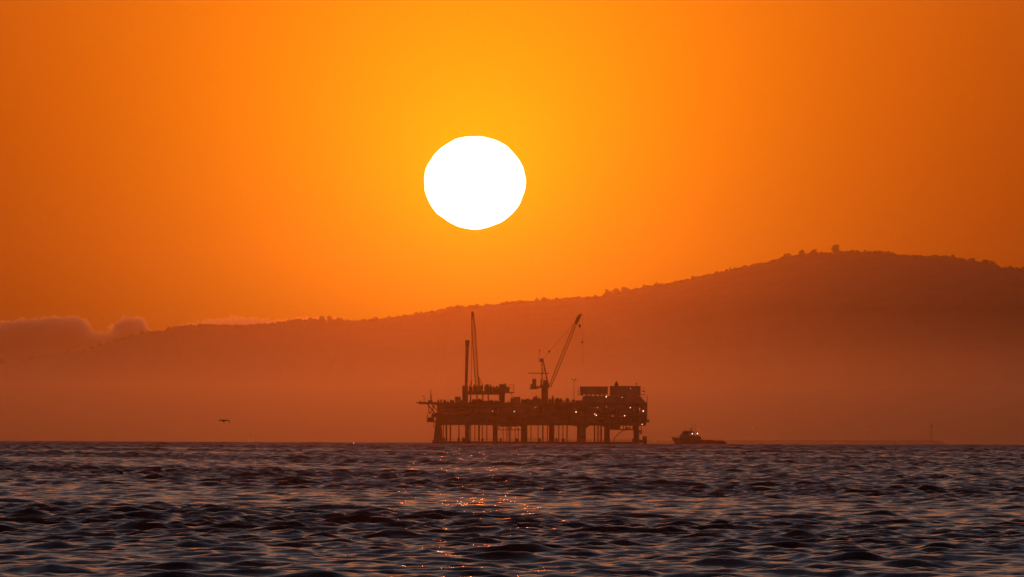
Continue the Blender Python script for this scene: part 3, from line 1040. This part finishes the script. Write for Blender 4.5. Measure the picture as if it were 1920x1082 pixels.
# lamps burning on the decks (position on the front, radius, glow)
def lamp(u, v, side, r, glow, y=YF - 0.9):
    x = lx(u) if side == 'L' else rx(u)
    z = zz(v)
    r *= 0.52
    m = MB(); m.ball((x, y, z), r, 6, 10)
    o = m.build('deck_light', glow, plat)
    MB().box(x - 0.07, x + 0.07, y + r * 0.8, y + 1.2, z - 0.07, z + 0.07).build('bracket', M_STEEL, o)
for a in ((587, 771, 'L', .34, M_LAMPDIM), (745, 773, 'L', .34, M_LAMP), (895, 745, 'L', .26, M_LAMPDIM),
          (86, 743, 'R', .24, M_LAMPDIM), (93, 737, 'R', .22, M_LAMPDIM), (380, 776, 'R', .40, M_LAMP), (515, 790, 'R', .26, M_LAMP), (526, 798, 'R', .36, M_LAMP),
          (535, 743, 'R', .28, M_LAMPDIM), (600, 738, 'R', .26, M_LAMPDIM), (772, 743, 'R', .30, M_LAMP), (643, 803, 'R', .28, M_LAMPDIM),
          (731, 801, 'R', .36, M_LAMP), (865, 766, 'R', .44, M_LAMP), (858, 862, 'R', .30, M_LAMP), (598, 664, 'R', .42, M_LAMP),
          (772, 603, 'R', .32, M_LAMPDIM), (712, 668, 'R', .30, M_LAMPDIM), (840, 747, 'R', .34, M_RED), (841, 760, 'R', .34, M_RED),
          (781, 882, 'L', .28, M_LAMPDIM), (770, 886, 'L', .24, M_LAMPDIM)):
    lamp(*a)

# ------------------------------------------------------------------ supply boat
BD = 5150.0
BS = BD * PIX
def bX(u): return (1240 + u / 12 - 1310) * BS
def bZ(v): return (834.0 - (760 + v / 12)) * BS
_b = P(1310, 834, BD)
boat = thing('supply_boat', (_b.x, BD, drop(BD) + 0.1), 'dark supply boat with two bright lamps passing right of the platform', 'boat', None, R(4))
st = [(-12.9, 0.05, bZ(716), bZ(740)), (-12.2, 0.9, bZ(720), bZ(790)), (-10.8, 1.9, bZ(726), -0.6), (-8.5, 2.8, bZ(735), -1.2), (-5.0, 3.2, bZ(745), -1.4),
      (0.0, 3.3, bZ(772), -1.4), (3.0, 3.3, bZ(790), -1.4), (8.0, 3.2, bZ(798), -1.3), (11.6, 3.0, bZ(802), -1.0), (12.9, 2.8, bZ(830), -0.4)]
h = MB()
for (x, w, zt_, zk) in st:
    h.v += [(x, -w, zt_), (x, -w * 0.92, zt_ * 0.4 + zk * 0.6), (x, 0, zk), (x, w * 0.92, zt_ * 0.4 + zk * 0.6), (x, w, zt_)]
for i in range(len(st) - 1):
    for j in range(5):
        k = (j + 1) % 5
        h.f.append((i * 5 + j, i * 5 + k, i * 5 + 5 + k, i * 5 + 5 + j))
h.f.append((0, 1, 2, 3, 4)); h.f.append(tuple(len(st) * 5 - 5 + i for i in reversed(range(5))))
h.box(bX(1000), bX(1180), -2.2, 2.2, bZ(830), bZ(778)); h.box(bX(1230), bX(1330), -2.0, 2.0, bZ(830), bZ(788))
h.box(bX(975), bX(1400), -3.25, -3.05, bZ(830), bZ(793)); h.box(bX(975), bX(1400), 3.05, 3.25, bZ(830), bZ(793))
h.build('hull', M_HULL, boat)
wh = MB()
wh.prism([(bX(385), bZ(745)), (bX(420), bZ(680)), (bX(482), bZ(592)), (bX(500), bZ(584)), (bX(700), bZ(584)), (bX(712), bZ(596)), (bX(712), bZ(682)), (bX(850), bZ(686)), (bX(872), bZ(705)), (bX(890), bZ(765)), (bX(890), bZ(800)), (bX(385), bZ(800))], -2.5, 2.5)
wh.box(bX(486), bX(704), -2.7, 2.7, bZ(586), bZ(576))
wh.bar((bX(520), -1.5, bZ(576)), (bX(520), -1.5, bZ(556)), 0.1).bar((bX(580), 1.5, bZ(576)), (bX(580), 1.5, bZ(560)), 0.1)
wh_o = wh.build('wheelhouse', M_HOUSE, boat)
for q in range(5):
    u = 505 + q * 38
    MB().box(bX(u), bX(u + 28), -2.56, -2.505, bZ(645), bZ(612)).build('window', M_GLASS, wh_o)
aw = MB(); aw.box(bX(712), bX(800), -2.3, 2.3, bZ(606), bZ(596))
for u in (730, 795):
    aw.bar((bX(u), -2.1, bZ(684)), (bX(u), -2.1, bZ(600)), 0.12); aw.bar((bX(u), 2.1, bZ(684)), (bX(u), 2.1, bZ(600)), 0.12)
aw.build('awning', M_HOUSE, boat)
ms = MB()
ms.bar((bX(660), 0, bZ(584)), (bX(660), 0, bZ(508)), 0.22, 0.14).box(bX(648), bX(690), -0.5, 0.5, bZ(545), bZ(536)).box(bX(665), bX(702), -0.9, 0.9, bZ(528), bZ(522))
ms.build('mast', M_HULL, boat)
for u, v, v2 in ((705, 400, 590), (762, 395, 600)):
    MB().bar((bX(u), 0.5, bZ(v2)), (bX(u), 0.5, bZ(v)), 0.07, 0.05, 4).build('antenna', M_HULL, boat)
rl = MB(); rl.rail(bX(900), bX(980), -3.0, bZ(775), 0.6, 1.0, 0.05); rl.rail(bX(250), bX(385), -1.6, bZ(728), 0.8, 1.1, 0.04)
rl.build('railing', M_HULL, boat)
M_BOATLAMP = emit('boat_lamp_glow', (1.0, 0.70, 0.52), 6.0)
for u, v, r in ((682, 640, .17), (797, 636, .20)):
    MB().ball((bX(u), -2.95, bZ(v)), r, 6, 10).build('deck_light', M_BOATLAMP, boat)

# ------------------------------------------------------------------ breakwater and its beacon
WD = 9500.0
rnd = random.Random(9)
bw = MB()
nb = 150
def bw_top(px):
    return float(np.interp(px, (960, 1100, 1250, 1420, 1700, 1740, 1762, 1776, 1784), (827.5, 826.2, 825.7, 825.8, 825.6, 825.6, 827, 832, 835.5)))
prev = None
NX = 240
rows = []
for i in range(NX + 1):
    px_ = 960 + (1785 - 960) * i / NX
    p = P(px_, bw_top(px_) + rnd.uniform(-0.35, 0.35), WD)
    zb = drop(WD) - 2
    b = len(bw.v)
    bw.v += [(p.x, WD - 14, zb), (p.x, WD - 3, max(zb + .1, p.z)), (p.x, WD + 3, max(zb + .1, p.z + rnd.uniform(-.2, .2))), (p.x, WD + 14, zb)]
    rows.append(b)
for a, b in zip(rows[:-1], rows[1:]):
    for j in range(3):
        bw.f.append((a + j, a + j + 1, b + j + 1, b + j))
    bw.f.append((a + 3, a, b, b + 3))
for k in range(420):                             # boulders of the rubble mound
    px_ = rnd.uniform(965, 1782)
    p = P(px_, bw_top(px_), WD)
    t = rnd.random()
    z = p.z + (drop(WD) - p.z) * t
    c = Vector((p.x, WD - 3 - 10 * t, z))
    b0 = len(bw.v)
    s = rnd.uniform(0.5, 1.1)
    bw.ball(c, s, 4, 6, 0.7)
    for i in range(b0, len(bw.v)):
        bw.v[i] = tuple(c + (Vector(bw.v[i]) - c) * rnd.uniform(0.7, 1.2))
tag(bw.build('breakwater', M_ROCK), 'long low rock breakwater on the horizon behind the supply boat', 'breakwater')

_t = P(1746.5, 826, WD)
bc = thing('beacon_tower', (_t.x, WD, _t.z - 0.3), 'slim lattice beacon tower near the right end of the breakwater', 'beacon')
bs = WD * PIX
tw = MB()
Ht = 31 * bs
for sx_ in (-1, 1):
    for sy_ in (-1, 1):
        tw.bar((sx_ * 0.85, sy_ * 0.85, 0), (sx_ * 0.45, sy_ * 0.45, Ht * 0.78), 0.22, 0.18, 5)
for q in range(8):
    z0, z1 = Ht * 0.78 * q / 8, Ht * 0.78 * (q + 1) / 8
    w0, w1 = 0.85 - 0.4 * q / 8, 0.85 - 0.4 * (q + 1) / 8
    for s_ in (-1, 1):
        tw.bar((-w0, s_ * w0, z0), (w1, s_ * w1, z1), 0.12, None, 4)
        tw.bar((s_ * w0, -w0, z0), (s_ * w1, w1, z1), 0.12, None, 4)
tw.build('lattice_tower', M_STEEL, bc)
MB().box(-1.1, 1.1, -1.1, 1.1, Ht * 0.55, Ht * 0.57).box(-0.8, 0.3, -0.6, 0.6, Ht * 0.40, Ht * 0.46).build('landing', M_STEEL, bc)
ln = MB(); ln.box(-1.2, 1.2, -1.2, 1.2, Ht * 0.78, Ht * 0.80); ln.bar((0, 0, Ht * 0.8), (0, 0, Ht * 0.96), 0.95, 0.95, 10); ln.bar((0, 0, Ht * 0.96), (0, 0, Ht * 1.03), 1.1, 0.2, 10)
ln.build('lantern_house', M_STEEL, bc)

# ------------------------------------------------------------------ faint sailboat far off on the left
SD = 12500.0
_s = P(470, 828, SD)
sb = thing('sailboat', (_s.x, SD, drop(SD)), 'faint hazy sailboat far out on the left horizon', 'sailboat', None, R(35))
hb = MB()
for (x, w, z) in ((-5, 0.1, 1.6), (-3, 1.2, 1.4), (0, 1.7, 1.2), (3, 1.6, 1.2), (5, 1.2, 1.3)):
    hb.v += [(x, -w, z), (x, 0, -0.6), (x, w, z)]
for i in range(4):
    for j in range(3):
        k = (j + 1) % 3
        hb.f.append((i * 3 + j, i * 3 + k, i * 3 + 3 + k, i * 3 + 3 + j))
hb.f.append((0, 1, 2)); hb.f.append((14, 13, 12))
hb.build('hull', M_HULL, sb)
MB().bar((-0.6, 0, 0.5), (-0.6, 0, 17), 0.14, 0.08).bar((-0.6, 0, 2.6), (4.6, 0.4, 2.6), 0.1).build('mast', M_STEEL, sb)
def sail(pts, bulge):
    m = MB(); n = 8
    a, b, c = (Vector(p) for p in pts)
    for i in range(n + 1):
        for j in range(n + 1):
            t, s = i / n, j / n
            p = (a * (1 - t) + b * t) * (1 - s) + c * s
            m.v.append((p.x, p.y + bulge * math.sin(PI * t) * math.sin(PI * s) + 0.0, p.z))
    for i in range(n):
        for j in range(n):
            q = i * (n + 1) + j
            m.f.append((q, q + 1, q + n + 2, q + n + 1))
    return m
sail([(-0.5, 0, 2.8), (4.5, 0.4, 2.8), (-0.5, 0, 16.5)], 0.7).build('mainsail', M_SAIL, sb)
sail([(-5.0, 0, 1.7), (-0.9, 0.5, 1.9), (-0.7, 0, 15.0)], 0.6).build('jib', M_SAIL, sb)

# ------------------------------------------------------------------ lit buoy
UD = 4150.0
_b = P(663, 834, UD)
bu = thing('light_buoy', (_b.x, UD, drop(UD)), 'small buoy with a pinprick of light left of the platform', 'buoy')
MB().bar((0, 0, -0.5), (0, 0, 0.25), 0.55, 0.55, 12).bar((0, 0, 0.25), (0, 0, 0.62), 0.45, 0.08, 8).build('float', M_BUOY, bu)
MB().ball((0, 0, 0.75), 0.10, 6, 10).build('lantern', M_LAMP, bu)

# ------------------------------------------------------------------ birds
def bird(px, py, d, span_px, wing, label, heading, name='seabird'):
    """wing: list of (along, up, back) fractions for the left and the right wing; one skinned body"""
    s = span_px * PIX * d
    root = thing(name, P(px, py, d), label, 'bird', 'seabirds in flight', heading)
    root.rotation_euler = (R(28), 0, heading)      # climbing a little, so the breadth of the wings shows
    bm = bmesh.new()
    lay = bm.verts.layers.skin.verify()
    def V(x, y, z, rx_, ry_):
        v = bm.verts.new((x * s, y * s, z * s))
        v[lay].radius = (rx_ * s * 1.5, ry_ * s * 1.4)
        return v
    c = V(0, 0, 0, 0.050, 0.045); c[lay].use_root = True
    nk = V(0, 0.13, 0.012, 0.032, 0.032); hd = V(0, 0.20, 0.025, 0.026, 0.026)
    bk = V(0, -0.12, 0.0, 0.034, 0.028); tl = V(0, -0.24, 0.004, 0.030, 0.008)
    for a, b in ((c, nk), (nk, hd), (c, bk), (bk, tl)):
        bm.edges.new((a, b))
    for side, pts in ((-1, wing[0]), (1, wing[1])):
        prev = c
        for (x, z, y, r) in pts:
            v = V(side * x, y, z, r, r * 0.45)
            bm.edges.new((prev, v)); prev = v
    me = bpy.data.meshes.new('body')
    bm.to_mesh(me); bm.free()
    o = bpy.data.objects.new('body', me)
    COL.objects.link(o)
    o.modifiers.new('s', 'SKIN').use_smooth_shade = True
    sb_ = o.modifiers.new('u', 'SUBSURF'); sb_.levels = 2; sb_.render_levels = 2
    dg = bpy.context.evaluated_depsgraph_get()
    m2 = bpy.data.meshes.new_from_object(o.evaluated_get(dg))
    o.modifiers.clear(); o.data = m2
    m2.materials.clear(); m2.materials.append(M_BIRD)
    o.parent = root
    MB().bar((0, 0.215 * s, 0.024 * s), (0, 0.285 * s, 0.012 * s), 0.012 * s, 0.003 * s, 8).build('beak', M_BEAK, root)
    return root


bird(419, 789.5, 700.0, 22.0,
     [[(0.12, 0.05, 0.02, .05), (0.27, 0.10, 0.03, .042), (0.36, 0.06, 0.0, .03), (0.42, -0.06, -0.03, .014)],
      [(0.14, 0.06, 0.02, .05), (0.34, 0.07, 0.03, .045), (0.50, 0.06, 0.01, .036), (0.57, -0.10, -0.03, .028), (0.59, -0.22, -0.05, .012)]],
     'dark seabird with bent wings flying above the left horizon', R(18))
bird(227, 886, 560.0, 38.0,
     [[(0.10, 0.05, 0.02, .040), (0.26, 0.10, 0.03, .032), (0.40, 0.06, 0.0, .022), (0.50, -0.04, -0.04, .009)],
      [(0.10, 0.05, 0.02, .040), (0.26, 0.10, 0.03, .032), (0.40, 0.05, 0.0, .022), (0.50, -0.05, -0.04, .009)]],
     'black seabird gliding low over the waves on the far left', R(14))
bird(295, 882, 640.0, 15.0,
     [[(0.10, 0.05, 0.02, .055), (0.26, 0.07, 0.03, .045), (0.40, 0.02, 0.0, .03), (0.50, -0.06, -0.04, .012)],
      [(0.10, 0.05, 0.02, .055), (0.26, 0.09, 0.03, .045), (0.40, 0.08, 0.0, .03), (0.50, 0.0, -0.04, .012)]],
     'smaller black seabird skimming the waves right of the gliding one', R(35))

# ------------------------------------------------------------------ lamps on the far shore
M_SHORE = emit('shore_lamp_glow', (1.0, 0.42, 0.20), 2.4)
ML = 15200.0
def hill_dist(px, py):
    """distance at which the sight line meets the front slope of the hill"""
    a, e = ang(px, py)
    tz = ridge_z(px) - drop(RD) + 4
    for t in np.linspace(0.0, 1.0, 400):
        d = 14500 + 5000 * t
        if drop(d) - 4 + tz * t ** 1.25 > CAM_H + d * e:
            return d
    return RD
SH = [(1262.3, 780.3, .9, 'leftmost faint lamp of the row on the hillside above the supply boat'),
      (1271.3, 780.8, 1.3, 'second lamp from the left in the row above the supply boat'),
      (1275.8, 780.6, 1.2, 'third lamp from the left in the row above the supply boat'),
      (1281.7, 781.0, 1.5, 'brightest lamp of the row above the supply boat, fourth from the left'),
      (1294.2, 780.4, .9, 'fifth lamp from the left, dim, in the row above the supply boat'),
      (1299.5, 780.9, 1.3, 'sixth lamp from the left in the row above the supply boat'),
      (1303.2, 780.9, 1.2, 'seventh lamp from the left in the row above the supply boat'),
      (1312.2, 780.1, 1.1, 'rightmost lamp of the row on the hillside above the supply boat'),
      (1411.8, 803.6, 1.3, 'lone bright shore lamp above the breakwater, first one right of the boat'),
      (1403, 819.8, .8, 'tiny lamp just above the breakwater top near the boat'),
      (1454.5, 820.2, 1.1, 'low lamp just above the breakwater top, right of the tiny one'),
      (1507, 802, .7, 'faint lamp on the far shore above the middle of the breakwater'),
      (1621, 804.4, .9, 'left lamp of a close pair above the right half of the breakwater'),
      (1627, 803.9, 1.0, 'right lamp of a close pair above the right half of the breakwater'),
      (1725, 800.2, 1.2, 'bright shore lamp just left of the beacon tower'),
      (1775, 811, .8, 'faint lamp right of the beacon tower near the breakwater end'),
      (1868.5, 822.2, .8, 'lowest faint lamp on the shore right of the breakwater'),
      (1881, 804.5, 1.0, 'rightmost shore lamp, right of the breakwater end')]
proto = None
for (px, py, k, label) in SH:
    d = hill_dist(px, py) - 30
    p = P(px, py, d)
    loc = (p.x, d, p.z - 11.0)
    if proto is None:
        proto = thing('shore_lamp', loc, label, 'lamp', 'lamps on the far shore')
        MB().bar((0, 0, -6), (0, 0, 10.2), 0.22, 0.12, 6).box(-0.9, 0.9, -0.12, 0.12, 10.1, 10.3).build('pole', M_STEEL, proto)
        MB().ball((0, -0.2, 11.0), 0.75, 6, 10, 0.8).build('lamp_head', M_SHORE, proto)
        o = proto
    else:
        o = copy_thing(proto, loc, label, 'lamps on the far shore')
    o.scale = (k, k, 1.0)

# ------------------------------------------------------------------ haze
def volume_box(name, x0, x1, y0, y1, z0, z1, col, dens, g, label):
    m = MB().box(x0, x1, y0, y1, z0, z1)
    mt = bpy.data.materials.new(name + '_air')
    mt.use_nodes = True
    t = mt.node_tree
    for n in list(t.nodes):
        t.nodes.remove(n)
    pv = t.nodes.new('ShaderNodeVolumePrincipled')
    pv.inputs['Color'].default_value = (*col, 1)
    pv.inputs['Density'].default_value = dens
    pv.inputs['Anisotropy'].default_value = g
    ou = t.nodes.new('ShaderNodeOutputMaterial')
    t.links.new(pv.outputs[0], ou.inputs['Volume'])
    o = m.build(name, mt)
    return tag(o, label, 'haze', None, 'stuff')


volume_box('haze', -3500, 3500, -300, 21300, -36, 362, (0.98, 0.68, 0.45), 2.6e-5, 0.970, 'warm haze filling the air over the sea up to the hill')
volume_box('sea_mist', -3300, 3300, 5300, 14400, -34, 64, (0.99, 0.77, 0.62), 1.25e-4, 0.94, 'low bank of pinkish sea mist in front of the far shore')
